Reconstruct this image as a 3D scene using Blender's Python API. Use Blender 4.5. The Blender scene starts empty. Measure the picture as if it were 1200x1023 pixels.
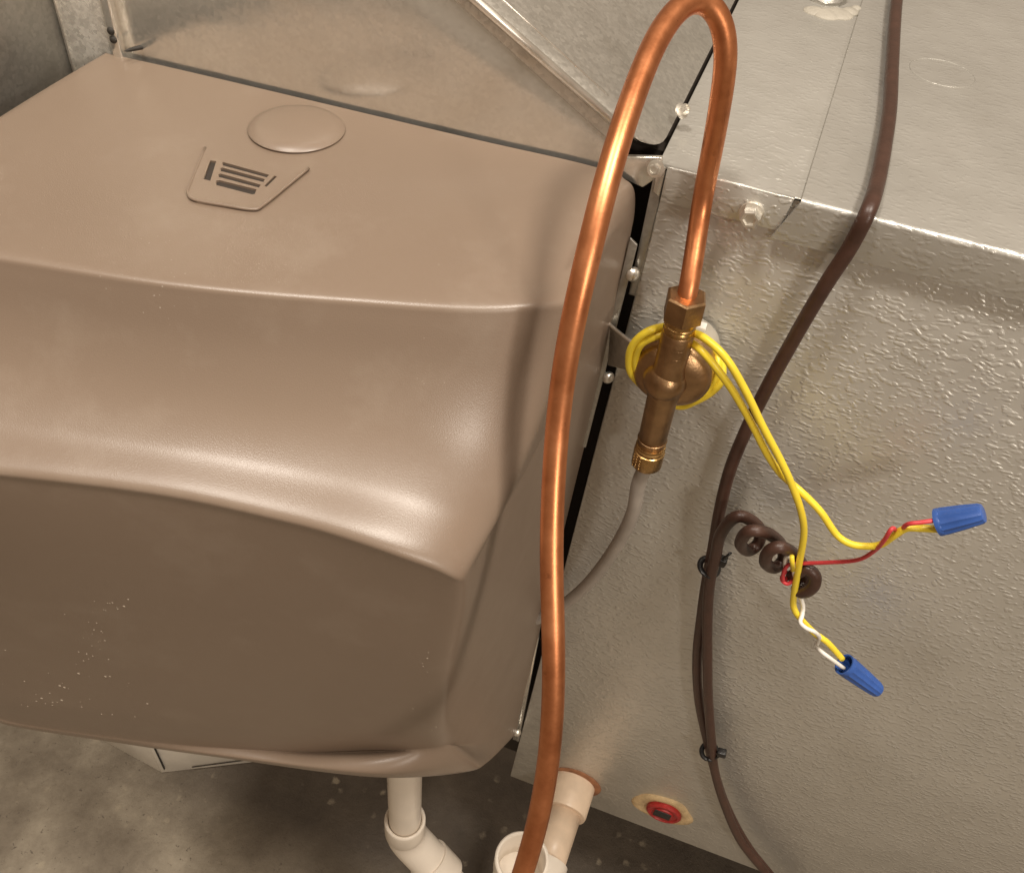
import bpy, bmesh, math, random
import numpy as np
from mathutils import Vector, Matrix
from mathutils.bvhtree import BVHTree
from mathutils.geometry import tessellate_polygon
random.seed(7)
sc = bpy.context.scene
COL = sc.collection

# ---------------------------------------------------------------- camera
F = 1050.0
PITCH, YAW, ROLL = 0.80421115, -0.25748810, 0.11821692
CAM = Vector((0.0471011, -0.50749646, 0.2711445))
_f = Vector((math.sin(YAW)*math.cos(PITCH), math.cos(YAW)*math.cos(PITCH), -math.sin(PITCH)))
_r0 = Vector((math.cos(YAW), -math.sin(YAW), 0)); _u0 = _r0.cross(_f)
_r = _r0*math.cos(ROLL) + _u0*math.sin(ROLL)
_u = -_r0*math.sin(ROLL) + _u0*math.cos(ROLL)
cd = bpy.data.cameras.new('camera'); cam = bpy.data.objects.new('camera', cd); COL.objects.link(cam)
cam.matrix_world = Matrix(((_r.x,_u.x,-_f.x,CAM.x),(_r.y,_u.y,-_f.y,CAM.y),(_r.z,_u.z,-_f.z,CAM.z),(0,0,0,1)))
cd.sensor_width = 36; cd.lens = F/1200*36; cd.clip_start = 0.02; cd.clip_end = 100
sc.camera = cam

# ---------------------------------------------------------------- light
sc.view_settings.view_transform = 'Standard'; sc.view_settings.look = 'None'
sc.view_settings.exposure = 0.2; sc.view_settings.gamma = 1
w = bpy.data.worlds.new('World'); sc.world = w; w.use_nodes = True
nt = w.node_tree; nt.nodes.clear()
bg = nt.nodes.new('ShaderNodeBackground'); out = nt.nodes.new('ShaderNodeOutputWorld')
tc = nt.nodes.new('ShaderNodeTexCoord'); sp = nt.nodes.new('ShaderNodeSeparateXYZ')
mr = nt.nodes.new('ShaderNodeMapRange'); mr.inputs[1].default_value = -1; mr.inputs[2].default_value = 1
cr = nt.nodes.new('ShaderNodeValToRGB')
cr.color_ramp.elements[0].color = (0.12,0.072,0.040,1); cr.color_ramp.elements[0].position = 0.2
cr.color_ramp.elements[1].color = (0.34,0.27,0.20,1); cr.color_ramp.elements[1].position = 0.85
nt.links.new(tc.outputs['Generated'], sp.inputs[0]); nt.links.new(sp.outputs[2], mr.inputs[0])
nt.links.new(mr.outputs[0], cr.inputs[0]); nt.links.new(cr.outputs[0], bg.inputs[0])
bg.inputs[1].default_value = 1.0
nt.links.new(bg.outputs[0], out.inputs[0])

def lamp(name, loc, target, size, power, color):
    l = bpy.data.lights.new(name, 'AREA'); l.shape = 'DISK'; l.size = size; l.energy = power; l.color = color
    o = bpy.data.objects.new(name, l); COL.objects.link(o); o.location = loc
    o.rotation_euler = (Vector(target)-Vector(loc)).to_track_quat('-Z','Y').to_euler()
    return o
lamp('ceiling_bulb', (0.84,-0.52,2.25), (0,-0.05,-0.2), 0.44, 42, (1.0,0.91,0.80))
lamp('left_ceiling_bulb', (-0.55,-0.62,2.25), (-0.1,-0.1,-0.2), 0.34, 30, (1.0,0.91,0.81))
lamp('side_ceiling_bulb', (1.6,-1.8,0.9), (0,-0.05,-0.4), 0.3, 15, (1.0,0.90,0.79))

# ---------------------------------------------------------------- helpers
def ray(px, py):
    return _r*((px-600)/F) - _u*((py-511.5)/F) + _f
def on(px, py, x=None, y=None, z=None):
    """point of a real plane (x=, y= or z=) where the photograph shows it"""
    d = ray(px, py)
    if x is not None: t = (x-CAM.x)/d.x
    elif y is not None: t = (y-CAM.y)/d.y
    else: t = (z-CAM.z)/d.z
    return CAM + d*t
def dist(px, py, depth): return CAM + ray(px, py)*depth

def link(name, me, mat=None, parent=None):
    o = bpy.data.objects.new(name, me); COL.objects.link(o)
    if mat and not me.materials: me.materials.append(mat)
    if parent: o.parent = parent
    return o
def obj(name, bm, mat, parent=None, smooth=True, auto=None):
    me = bpy.data.meshes.new(name)
    bmesh.ops.recalc_face_normals(bm, faces=bm.faces)
    bm.to_mesh(me); bm.free()
    if smooth:
        for p in me.polygons: p.use_smooth = True
        if auto is not None: me.set_sharp_from_angle(angle=math.radians(auto))
    return link(name, me, mat, parent)
def tag(o, label, cat, group=None, kind=None):
    if label: o['label'] = label
    if cat: o['category'] = cat
    if group: o['group'] = group
    if kind: o['kind'] = kind
    return o
def thing(name, label, cat, loc=(0,0,0), group=None):
    o = bpy.data.objects.new(name, None); COL.objects.link(o); o.empty_display_size = .02
    tag(o, label, cat, group); return o

def spline(pts, n=8):
    """Catmull-Rom through points, resampled"""
    P = [Vector(p) for p in pts]
    P = [P[0]*2-P[1]] + P + [P[-1]*2-P[-2]]
    o = []
    for i in range(1, len(P)-2):
        a,b,c,d = P[i-1:i+3]
        for k in range(n):
            t = k/n
            o.append(0.5*((2*b)+(c-a)*t+(2*a-5*b+4*c-d)*t*t+(3*b-a-3*c+d)*t**3))
    o.append(P[-2]); return o
def tube(bm, path, r, seg=16, cap=True, flat=1.0, up=Vector((0,0,1)), hollow=False):
    n = len(path); rs = r if hasattr(r,'__len__') else [r]*n
    t0 = (path[1]-path[0]).normalized()
    nrm = t0.orthogonal().normalized() if abs(t0.dot(up))>.95 else (up - t0*up.dot(t0)).normalized()
    rings = []
    for i,p in enumerate(path):
        t = (path[min(i+1,n-1)]-path[max(i-1,0)]).normalized()
        nrm = (nrm - t*nrm.dot(t)).normalized(); b = t.cross(nrm)
        rings.append([bm.verts.new(p + (nrm*math.cos(a)*flat + b*math.sin(a))*rs[i]) for a in [2*math.pi*k/seg for k in range(seg)]])
    for i in range(n-1):
        for k in range(seg):
            bm.faces.new((rings[i][k], rings[i][(k+1)%seg], rings[i+1][(k+1)%seg], rings[i+1][k]))
    if cap: bm.faces.new(rings[0][::-1]); bm.faces.new(rings[-1])
    return bm
def lathe(bm, origin, axis, prof, seg=32, ref=None, closed=False):
    """prof = [(distance along axis, radius)]"""
    axis = Vector(axis).normalized(); u = Vector(ref).normalized() if ref else axis.orthogonal().normalized()
    u = (u-axis*u.dot(axis)).normalized(); v = axis.cross(u); o = Vector(origin)
    rings = []
    for s, r in prof:
        if r < 1e-7: rings.append([bm.verts.new(o+axis*s)])
        else: rings.append([bm.verts.new(o+axis*s+(u*math.cos(a)+v*math.sin(a))*r) for a in [2*math.pi*k/seg for k in range(seg)]])
    for A,B in zip(rings, rings[1:]):
        for k in range(seg):
            a = [A[k%len(A)], A[(k+1)%len(A)]] if len(A)>1 else [A[0]]
            b = [B[(k+1)%len(B)], B[k%len(B)]] if len(B)>1 else [B[0]]
            if len(a)+len(b) > 2: bm.faces.new(a+b)
    if closed:
        A,B = rings[-1], rings[0]
        for k in range(seg): bm.faces.new((A[k],A[(k+1)%seg],B[(k+1)%seg],B[k]))
    else:
        if len(rings[0])>1: bm.faces.new(rings[0][::-1])
        if len(rings[-1])>1: bm.faces.new(rings[-1])
    return bm
def solid(bm, pts, off, bev=0.0, seg=2):
    """a plate: polygon pts and its copy moved by off"""
    off = Vector(off); pts = [Vector(p) for p in pts]; n = len(pts)
    a = [bm.verts.new(p) for p in pts]; b = [bm.verts.new(p+off) for p in pts]
    fs = [bm.faces.new(a), bm.faces.new(b[::-1])]
    for i in range(n): fs.append(bm.faces.new((a[i], b[i], b[(i+1)%n], a[(i+1)%n])))
    if bev:
        es = set(e for f in fs for e in f.edges)
        bmesh.ops.bevel(bm, geom=list(es), offset=bev, segments=seg, affect='EDGES', profile=.5)
    return bm
def plate(name, pts, off, mat, parent=None, bev=0.0006, smooth=True):
    return obj(name, solid(bmesh.new(), pts, off, bev), mat, parent, smooth, 50)
def box(bm, lo, hi, bev=0.0):
    x0,y0,z0 = lo; x1,y1,z1 = hi
    return solid(bm, [(x0,y0,z0),(x1,y0,z0),(x1,y1,z0),(x0,y1,z0)], (0,0,z1-z0), bev)
def hexhead(bm, c, axis, r, h, ref=(0,0,1), washer=1.55):
    """hex washer screw head standing on c"""
    lathe(bm, c, axis, [(0,r*washer),(h*.18,r*washer),(h*.25,r*1.15)], 28)
    ax = Vector(axis).normalized()
    b2 = bmesh.new()
    lathe(b2, Vector(c)+ax*h*.2, axis, [(0,r),(h*.62,r),(h*.8,r*.86),(h*.8,r*.62),(h*.62,r*.52),(h*.62,0)], 6, ref)
    me = bpy.data.meshes.new('t'); b2.to_mesh(me); b2.free(); bm.from_mesh(me); bpy.data.meshes.remove(me)
    return bm

# ---------------------------------------------------------------- materials
def new_mat(name):
    m = bpy.data.materials.new(name); m.use_nodes = True
    nt = m.node_tree; b = nt.nodes['Principled BSDF']; return m, nt, b
def N(nt, t, **k):
    n = nt.nodes.new(t)
    for a,v in k.items():
        if a.startswith('i_'): 
            key = a[2:]; n.inputs[int(key) if key.isdigit() else key].default_value = v
        else: setattr(n, a, v)
    return n
def ramp(nt, src, stops):
    r = nt.nodes.new('ShaderNodeValToRGB'); e = r.color_ramp.elements
    e[0].position, e[0].color = stops[0][0], tuple(stops[0][1])+(1,)
    e[1].position, e[1].color = stops[-1][0], tuple(stops[-1][1])+(1,)
    for p,c in stops[1:-1]:
        x = e.new(p); x.color = tuple(c)+(1,)
    nt.links.new(src, r.inputs[0]); return r
def g(v): return (v,v,v)
def coord(nt, scale=(1,1,1), rot=(0,0,0)):
    t = nt.nodes.new('ShaderNodeTexCoord'); m = nt.nodes.new('ShaderNodeMapping')
    m.inputs['Scale'].default_value = scale; m.inputs['Rotation'].default_value = rot
    nt.links.new(t.outputs['Object'], m.inputs[0]); return m.outputs[0]
def bump(nt, b, src, dist_, strength=1.0, prev=None):
    n = nt.nodes.new('ShaderNodeBump'); n.inputs['Distance'].default_value = dist_; n.inputs['Strength'].default_value = strength
    nt.links.new(src, n.inputs['Height'])
    if prev: nt.links.new(prev.outputs[0], n.inputs['Normal'])
    nt.links.new(n.outputs[0], b.inputs['Normal']); return n
def noise(nt, vec, scale, detail=4, rough=.55, distort=0):
    n = nt.nodes.new('ShaderNodeTexNoise'); n.inputs['Scale'].default_value = scale; n.inputs['Detail'].default_value = detail
    n.inputs['Roughness'].default_value = rough; n.inputs['Distortion'].default_value = distort
    nt.links.new(vec, n.inputs['Vector']); return n
def mixc(nt, fac, a, b_, blend='MIX'):
    m = nt.nodes.new('ShaderNodeMix'); m.data_type = 'RGBA'; m.blend_type = blend
    for s,i in ((fac,0),(a,6),(b_,7)):
        if hasattr(s,'default_value') or hasattr(s,'links'): nt.links.new(s, m.inputs[i])
        elif i==0: m.inputs[0].default_value = s
        else: m.inputs[i].default_value = tuple(s)+(1,)
    return m.outputs[2]
def simple(name, col, rough=.5, metal=0, var=.12, nscale=60, bmp=0, bscale=400, **k):
    m, nt, b = new_mat(name); v = coord(nt)
    n = noise(nt, v, nscale, 5)
    lo = tuple(c*(1-var) for c in col); hi = tuple(min(1,c*(1+var)) for c in col)
    r = ramp(nt, n.outputs[0], [(.3,lo),(.7,hi)]); nt.links.new(r.outputs[0], b.inputs['Base Color'])
    r2 = ramp(nt, n.outputs[0], [(.3,g(max(0,rough-.06))),(.7,g(min(1,rough+.06)))]); nt.links.new(r2.outputs[0], b.inputs['Roughness'])
    b.inputs['Metallic'].default_value = metal
    if bmp: bump(nt, b, noise(nt, v, bscale, 3).outputs[0], bmp)
    for a,x in k.items(): b.inputs[a].default_value = x
    return m

def cover_mat():
    m, nt, b = new_mat('taupe_plastic'); v = coord(nt)
    n = noise(nt, v, 5, 4); 
    base = ramp(nt, n.outputs[0], [(.3,(.222,.163,.120)),(.7,(.240,.178,.132))]).outputs[0]
    # dust and scuffs
    d = noise(nt, v, 16, 6, .65); dm = ramp(nt, d.outputs[0], [(.54,g(0)),(.78,g(.09))]).outputs[0]
    c1 = mixc(nt, dm, base, (.62,.55,.46))
    vo = N(nt,'ShaderNodeTexVoronoi'); vo.inputs['Scale'].default_value = 260; nt.links.new(v, vo.inputs['Vector'])
    sp_ = ramp(nt, vo.outputs['Distance'], [(.07,g(1)),(.13,g(0))]).outputs[0]
    pm = noise(nt, v, 12, 5, .7); pk = ramp(nt, pm.outputs[0], [(.60,g(0)),(.74,g(.5))]).outputs[0]
    mm = N(nt,'ShaderNodeMath', operation='MULTIPLY'); nt.links.new(sp_, mm.inputs[0]); nt.links.new(pk, mm.inputs[1])
    c2 = mixc(nt, mm.outputs[0], c1, (.75,.68,.58))
    nt.links.new(c2, b.inputs['Base Color'])
    rr = ramp(nt, d.outputs[0], [(.3,g(.31)),(.7,g(.39))]).outputs[0]; nt.links.new(rr, b.inputs['Roughness'])
    b.inputs['Specular IOR Level'].default_value = .75
    bump(nt, b, noise(nt, v, 1500, 2, .6).outputs[0], .00012, .7)
    return m
def dusty_scuff_mat():
    return simple('dried_scale', (.72,.64,.54), .8, 0, .1)

def emboss_mat(name, relief, rough, bright=1.0, fade=None):
    """galvanised sheet with a stucco embossed relief"""
    m, nt, b = new_mat(name)
    v = coord(nt, (1,1,1))
    vs = coord(nt, (.62,1.0,1.15), (0,0.28,0))
    wn = noise(nt, v, 70, 2, .5)
    wm = N(nt,'ShaderNodeMix', data_type='VECTOR'); wm.inputs[0].default_value = .010
    nt.links.new(vs, wm.inputs[4]); nt.links.new(wn.outputs['Color'], wm.inputs[5])
    vn = N(nt,'ShaderNodeTexVoronoi', feature='SMOOTH_F1'); vn.inputs['Scale'].default_value = 275; vn.inputs['Smoothness'].default_value = .6
    nt.links.new(wm.outputs[1], vn.inputs['Vector'])
    n1 = noise(nt, vs, 160, 1, .5)
    ms = N(nt,'ShaderNodeMath', operation='MULTIPLY_ADD'); ms.inputs[1].default_value = -1.0
    nt.links.new(vn.outputs['Distance'], ms.inputs[0]); nt.links.new(n1.outputs[0], ms.inputs[2])
    r1 = ramp(nt, ms.outputs[0], [(0.0,g(0)),(.14,g(.4)),(.36,g(1))]); r1.color_ramp.interpolation = 'EASE'
    n2 = noise(nt, v, 900, 3, .6)
    wv = noise(nt, v, 6, 3, .5)
    col = ramp(nt, noise(nt, v, 7, 6, .6).outputs[0], [(.25,(.55*bright,.535*bright,.49*bright)),(.55,(.61*bright,.595*bright,.55*bright)),(.8,(.67*bright,.655*bright,.605*bright))])
    # handling stains
    st = ramp(nt, noise(nt, v, 20, 7, .7).outputs[0], [(.55,g(0)),(.75,g(.22))]).outputs[0]
    c = mixc(nt, st, col.outputs[0], (.46,.43,.37))
    nt.links.new(c, b.inputs['Base Color']); b.inputs['Metallic'].default_value = .6
    rg = ramp(nt, noise(nt, v, 35, 5, .6).outputs[0], [(.3,g(rough-.05)),(.7,g(rough+.07))]).outputs[0]
    nt.links.new(rg, b.inputs['Roughness'])
    if fade:
        # relief dies away where the sheet was pressed flat (left part of the panel)
        s = N(nt,'ShaderNodeSeparateXYZ'); nt.links.new(v, s.inputs[0])
        ad = N(nt,'ShaderNodeMath', operation='MULTIPLY_ADD'); ad.inputs[1].default_value = 0.12; nt.links.new(noise(nt, v, 9, 3).outputs[0], ad.inputs[0]); nt.links.new(s.outputs[0], ad.inputs[2])
        fm = N(nt,'ShaderNodeMapRange'); fm.inputs[1].default_value = fade[0]; fm.inputs[2].default_value = fade[1]; fm.inputs[3].default_value = fade[2]; fm.inputs[4].default_value = 1
        nt.links.new(ad.outputs[0], fm.inputs[0])
        mu = N(nt,'ShaderNodeMath', operation='MULTIPLY'); nt.links.new(fm.outputs[0], mu.inputs[0]); nt.links.new(r1.outputs[0], mu.inputs[1]); src = mu.outputs[0]
    else: src = r1.outputs[0]
    p = bump(nt, b, wv.outputs[0], .008, .4)
    p = bump(nt, b, n2.outputs[0], .00012, .5, p)
    bump(nt, b, src, relief, 1.0, p)
    return m
def galv_mat(name, bright=1.0, rough=.3, spangle=.5, blotch=.5, metal=.75):
    m, nt, b = new_mat(name); v = coord(nt)
    vo = N(nt,'ShaderNodeTexVoronoi'); vo.inputs['Scale'].default_value = 380; nt.links.new(v, vo.inputs['Vector'])
    s = N(nt,'ShaderNodeSeparateColor'); nt.links.new(vo.outputs['Color'], s.inputs[0])
    k = spangle*.09
    c0 = ramp(nt, s.outputs[0], [(0,(.62*bright*(1-k),.595*bright*(1-k),.54*bright*(1-k))),(1,(.66*bright*(1+k),.635*bright*(1+k),.58*bright*(1+k)))]).outputs[0]
    st = ramp(nt, noise(nt, v, 10, 7, .7).outputs[0], [(.5,g(0)),(.75,g(blotch))]).outputs[0]
    c = mixc(nt, st, c0, (.42*bright,.39*bright,.33*bright))
    wh = ramp(nt, noise(nt, v, 45, 7, .75).outputs[0], [(.62,g(0)),(.74,g(.5*spangle))]).outputs[0]
    c = mixc(nt, wh, c, (.75,.70,.62))
    nt.links.new(c, b.inputs['Base Color']); b.inputs['Metallic'].default_value = metal
    a = N(nt,'ShaderNodeMath', operation='MULTIPLY_ADD'); a.inputs[1].default_value = .12; a.inputs[2].default_value = rough-.06; nt.links.new(s.outputs[1], a.inputs[0])
    nt.links.new(a.outputs[0], b.inputs['Roughness'])
    p = bump(nt, b, noise(nt, v, 8, 3).outputs[0], .006, .5)
    bump(nt, b, noise(nt, v, 600, 4, .7).outputs[0], .00012*spangle*2, .6, p)
    return m
def copper_mat():
    m, nt, b = new_mat('copper'); v = coord(nt)
    n = noise(nt, v, 30, 6, .65)
    c = ramp(nt, n.outputs[0], [(.3,(.56,.20,.082)),(.55,(.74,.30,.135)),(.75,(.82,.38,.19))]).outputs[0]
    st = ramp(nt, noise(nt, v, 90, 6, .7).outputs[0], [(.64,g(0)),(.72,g(.55))]).outputs[0]
    c = mixc(nt, st, c, (.30,.09,.04))
    nt.links.new(c, b.inputs['Base Color']); b.inputs['Metallic'].default_value = 1
    nt.links.new(ramp(nt, n.outputs[0], [(.3,g(.32)),(.7,g(.46))]).outputs[0], b.inputs['Roughness'])
    bump(nt, b, noise(nt, v, 500, 3).outputs[0], .0001, .5)
    return m
def floor_mat():
    m, nt, b = new_mat('worn_concrete'); v = coord(nt)
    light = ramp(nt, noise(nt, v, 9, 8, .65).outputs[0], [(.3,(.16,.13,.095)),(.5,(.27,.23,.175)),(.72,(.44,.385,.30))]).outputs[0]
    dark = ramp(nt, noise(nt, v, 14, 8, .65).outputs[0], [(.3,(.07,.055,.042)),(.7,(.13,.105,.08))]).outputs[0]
    # edge of the shade under humidifier and cabinet, painted in as darker concrete
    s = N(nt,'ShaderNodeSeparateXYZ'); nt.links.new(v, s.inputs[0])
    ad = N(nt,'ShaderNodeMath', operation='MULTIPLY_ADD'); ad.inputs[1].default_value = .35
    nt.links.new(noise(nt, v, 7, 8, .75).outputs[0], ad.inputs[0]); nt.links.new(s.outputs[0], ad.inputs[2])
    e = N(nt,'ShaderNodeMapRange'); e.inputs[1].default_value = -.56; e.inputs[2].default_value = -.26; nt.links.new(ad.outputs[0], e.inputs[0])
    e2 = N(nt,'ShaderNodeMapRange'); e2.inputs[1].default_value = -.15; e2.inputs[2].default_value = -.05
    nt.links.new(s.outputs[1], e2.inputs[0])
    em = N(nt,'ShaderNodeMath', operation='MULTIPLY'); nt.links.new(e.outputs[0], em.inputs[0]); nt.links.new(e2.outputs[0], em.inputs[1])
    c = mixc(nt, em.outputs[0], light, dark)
    vo = N(nt,'ShaderNodeTexVoronoi'); vo.inputs['Scale'].default_value = 34; nt.links.new(v, vo.inputs['Vector'])
    dn_ = noise(nt, v, 70, 4, .7)
    da = N(nt,'ShaderNodeMath', operation='MULTIPLY_ADD'); da.inputs[1].default_value = .55; nt.links.new(dn_.outputs[0], da.inputs[0]); nt.links.new(vo.outputs['Distance'], da.inputs[2])
    sp_ = ramp(nt, da.outputs[0], [(.40,g(1)),(.52,g(0))]).outputs[0]
    pk = ramp(nt, noise(nt, v, 9, 5, .7).outputs[0], [(.47,g(0)),(.6,g(.7))]).outputs[0]
    mm = N(nt,'ShaderNodeMath', operation='MULTIPLY'); nt.links.new(sp_, mm.inputs[0]); nt.links.new(pk, mm.inputs[1])
    c = mixc(nt, mm.outputs[0], c, (.42,.36,.27))
    fl = ramp(nt, noise(nt, v, 130, 4, .7).outputs[0], [(.62,g(0)),(.68,g(.8))]).outputs[0]
    c = mixc(nt, fl, c, (.10,.08,.06))
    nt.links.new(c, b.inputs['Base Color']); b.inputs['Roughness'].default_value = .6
    bump(nt, b, noise(nt, v, 60, 8, .75).outputs[0], .005, .8)
    return m

M = dict(
 cover=cover_mat(), emboss=emboss_mat('embossed_galvanised_panel', .00038, .39, 1.06, (-.06,.12,.45)), ledge=emboss_mat('embossed_galvanised_top', .00022, .36, .92),
 galv=galv_mat('galvanised', 1.2, .2, .15, .12, .78), galv_spangle=galv_mat('spangled_galvanised', .92, .36, .9, .7), galv_dark=galv_mat('tarnished_galvanised', .7, .35, .8, .8),
 galv_bright=galv_mat('bright_spangled_strip', 1.3, .3, 1.6, .3, .4),
 screw=simple('zinc_screw', (.86,.83,.76), .34, .9, .06), copper=copper_mat(),
 brass=simple('brass', (.50,.31,.125), .27, 1, .22, 90, .0001, 700), bronze=simple('dull_cast_brass', (.42,.265,.14), .35, 1, .22, 70, .0002, 500),
 coil=simple('white_coil_plastic', (.42,.385,.32), .5, 0, .08), yellow=simple('yellow_insulation', (.86,.66,.045), .36, 0, .06),
 red=simple('red_insulation', (.60,.05,.06), .4, 0, .1), white=simple('white_insulation', (.85,.82,.76), .4, 0, .04),
 blue=simple('blue_nylon', (.035,.10,.36), .38, 0, .12, 80, .0001, 900), jacket=simple('brown_cable_jacket', (.060,.028,.019), .40, 0, .2, 70, .0002, 300),
 black=simple('black_nylon', (.012,.011,.011), .4, 0, .2), grey_tube=simple('grey_poly_tube', (.36,.32,.28), .4, 0, .1),
 pvc=simple('white_pvc', (.80,.72,.62), .33, 0, .05, 25, .0002, 60), stained_pvc=simple('stained_pvc', (.74,.58,.43), .4, 0, .12, 35, .0004, 80),
 caulk=simple('yellowed_caulk', (.60,.44,.24), .55, 0, .25, 60, .001, 200), rust=simple('rust_stain', (.30,.13,.06), .8, 0, .3, 80),
 plug=simple('red_plug_plastic', (.36,.022,.02), .42, 0, .25, 120, .0003, 300), dark=simple('dark_plastic_and_recess_shade', (.035,.026,.02), .7),  # dark: near-black for dark small parts and for painted-in recess shade
 white_metal=simple('white_painted_metal', (.84,.80,.72), .45, 0, .08, 20), seal=simple('pale_sealant', (.42,.39,.33), .6, 0, .12, 60, .001, 200),
 concrete=floor_mat(), scuff=simple('dried_scale', (.46,.39,.31), .8, 0, .1), soot=simple('black_marks', (.03,.025,.02), .7),
)

# ================================================================ floor
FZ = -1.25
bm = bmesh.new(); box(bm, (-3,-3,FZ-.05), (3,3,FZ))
tag(obj('floor', bm, M['concrete'], smooth=False), 'worn grey concrete basement floor with speckles and painted-in shade', None, kind='structure')

# ================================================================ furnace cabinet
cab = thing('furnace_cabinet', 'galvanised embossed furnace coil cabinet with top ledge and flange right of humidifier', 'furnace cabinet')
TH = .0012
ZT = -.0025
# embossed side panel
LT = on(781,205,y=0); LB = on(598,909,y=0)
plate('side_panel', [(LT.x,0,ZT),(.75,0,ZT),(.75,0,-.905),(LB.x,0,-.916)], (0,.02,0), M['emboss'], cab, .001)
# left return trim that rounds the corner
a0 = on(768,205,y=-.001); 
plate('corner_trim', [(LT.x-.0075,-.0015,-.004),(LT.x-.0004,-.0015,-.004),(LT.x-.0020,-.0015,-.10),(LT.x-.0070,-.0015,-.10)], (0,.016,0), M['galv_dark'], cab, .0006)
plate('left_side_panel', [(LT.x+.001,.021,ZT),(LT.x+.001,.7,ZT),(LB.x+.001,.7,-.91),(LB.x+.001,.021,-.91)], (.002,0,0), M['galv_dark'], cab)
plate('gap_shade_back', [(-.12,.028,-.007),(LT.x+.0005,.028,-.007),(LB.x+.0005,.028,-.90),(-.12,.028,-.90)], (0,.004,0), M['dark'], cab, 0)  # added near-black sheet behind the corner gap, standing in for its shade
plate('gap_shade_base', [(-.11,.006,-.011),(LT.x+.0005,.006,-.011),(LT.x+.0005,.6,-.011),(-.11,.6,-.011)], (0,0,-.004), M['dark'], cab, 0)  # added flat sheet under the gap, its shade put into the colour
# bottom folded lip of the panel
plate('bottom_lip', [(LB.x+.001,.0205,-.9155),(.75,.0205,-.9045),(.75,.05,-.9045),(LB.x+.001,.05,-.9155)], (0,0,.002), M['galv_dark'], cab, 0)
plate('furnace_base', [(LB.x+.10,.16,-.92),(.75,.16,-.92),(.75,.16,FZ+.001),(LB.x+.10,.16,FZ+.001)], (0,.5,0), M['galv_dark'], cab, .002)
# left top sheet with its short flange
J0 = on(943,222,z=0); J1 = on(1005,20,z=0)
jx = lambda y: J0.x + (J1.x-J0.x)*(y-J0.y)/(J1.y-J0.y)
E0x = on(783,195,y=0).x
plate('top_sheet', [(E0x-.006,-.0015,0),(jx(0)+.01,-.0015,0),(jx(.9)+.01,.9,0),(E0x-.006,.9,0)], (0,0,-TH), M['ledge'], cab, .0005)
fl = on(914,271,y=-.002); fl0 = on(782,238,y=-.002)
plate('top_flange', [(E0x,-.0016,-.0003),(jx(0)-.004,-.0016,-.0003),(fl.x-.001,-.0016,fl.z),(E0x,-.0016,fl0.z)], (0,-TH,0), M['emboss'], cab, .0005)
# corner tab
plate('corner_tab', [(E0x-.0055,-.0016,-.001),(E0x-.0008,-.0016,-.001),(E0x-.0012,-.0016,-.021),(E0x-.0055,-.0016,-.019)], (0,-TH,0), M['galv'], cab, .0004)
# right cover sheet: top + flange with rolled front edge, one bent sheet
fz = on(1000,303,y=-.0050).z
def bent_sheet():
    bm = bmesh.new(); R_ = .0035; zt = .0019; yf = -.0062
    prof = [(.9,zt),(.5,zt),(.2,zt),(.05,zt)]
    for k in range(7):
        a = math.pi/2*k/6; prof.append((yf+R_-R_*math.sin(a), zt-R_+R_*math.cos(a)))
    prof += [(yf+.0004,-.018),(yf+.0018,fz-.001)]
    t = .0024
    def offset(p,i):
        q0 = prof[max(i-1,0)]; q1 = prof[min(i+1,len(prof)-1)]
        dx,dz = q1[0]-q0[0], q1[1]-q0[1]; l = math.hypot(dx,dz); return (p[0]-dz/l*t*1.0, p[1]+dx/l*t)
    inner = [offset(p,i) for i,p in enumerate(prof)]
    nx = 14
    def X(k, y, z):
        s = k/nx
        left = jx(max(y,-.0075)) - (.0-z)*.35*(z<0)*1.0
        return left*(1-s) + .75*s
    A = [[bm.verts.new((X(k,p[0],p[1]),p[0],p[1])) for k in range(nx+1)] for p in prof]
    B = [[bm.verts.new((X(k,p[0],p[1]),q[0],q[1])) for k in range(nx+1)] for p,q in zip(prof,inner)]
    n = len(prof)
    for i in range(n-1):
        for k in range(nx):
            bm.faces.new((A[i][k],A[i][k+1],A[i+1][k+1],A[i+1][k])); bm.faces.new((B[i][k],B[i+1][k],B[i+1][k+1],B[i][k+1]))
        bm.faces.new((A[i][0],A[i+1][0],B[i+1][0],B[i][0]))
    for k in range(nx): bm.faces.new((A[-1][k],A[-1][k+1],B[-1][k+1],B[-1][k]))
    return bm
obj('cover_sheet', bent_sheet(), M['ledge'], cab, True, 40)
# rolled edge of the left top sheet
bm = bmesh.new(); tube(bm, [Vector((E0x-.005,-.0013,-.0012)), Vector((jx(0)-.004,-.0013,-.0012))], .0013, 10)
obj('rolled_edge', bm, M['ledge'], cab)
# screws
p = on(881,249,y=-.003); bm = bmesh.new(); hexhead(bm, p, (0,-1,0), .0064, .010, (.3,0,1), 1.2)
obj('screw', bm, M['screw'], cab, True, 30)
p = on(769,198,y=-.004); bm = bmesh.new(); hexhead(bm, p, (-.2,-1,.3), .0035, .006)
obj('screw', bm, M['screw'], cab, True, 30)
# knock-out ring pressed in the top
kc = on(1105,84,z=.003)
bm = bmesh.new(); tube(bm, [Vector((kc.x+.024*math.cos(a), kc.y+.024*math.sin(a), .0018)) for a in [math.pi*2*k/64 for k in range(65)]], .0005, 6)
obj('knockout', bm, M['ledge'], cab, True, 40)
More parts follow.
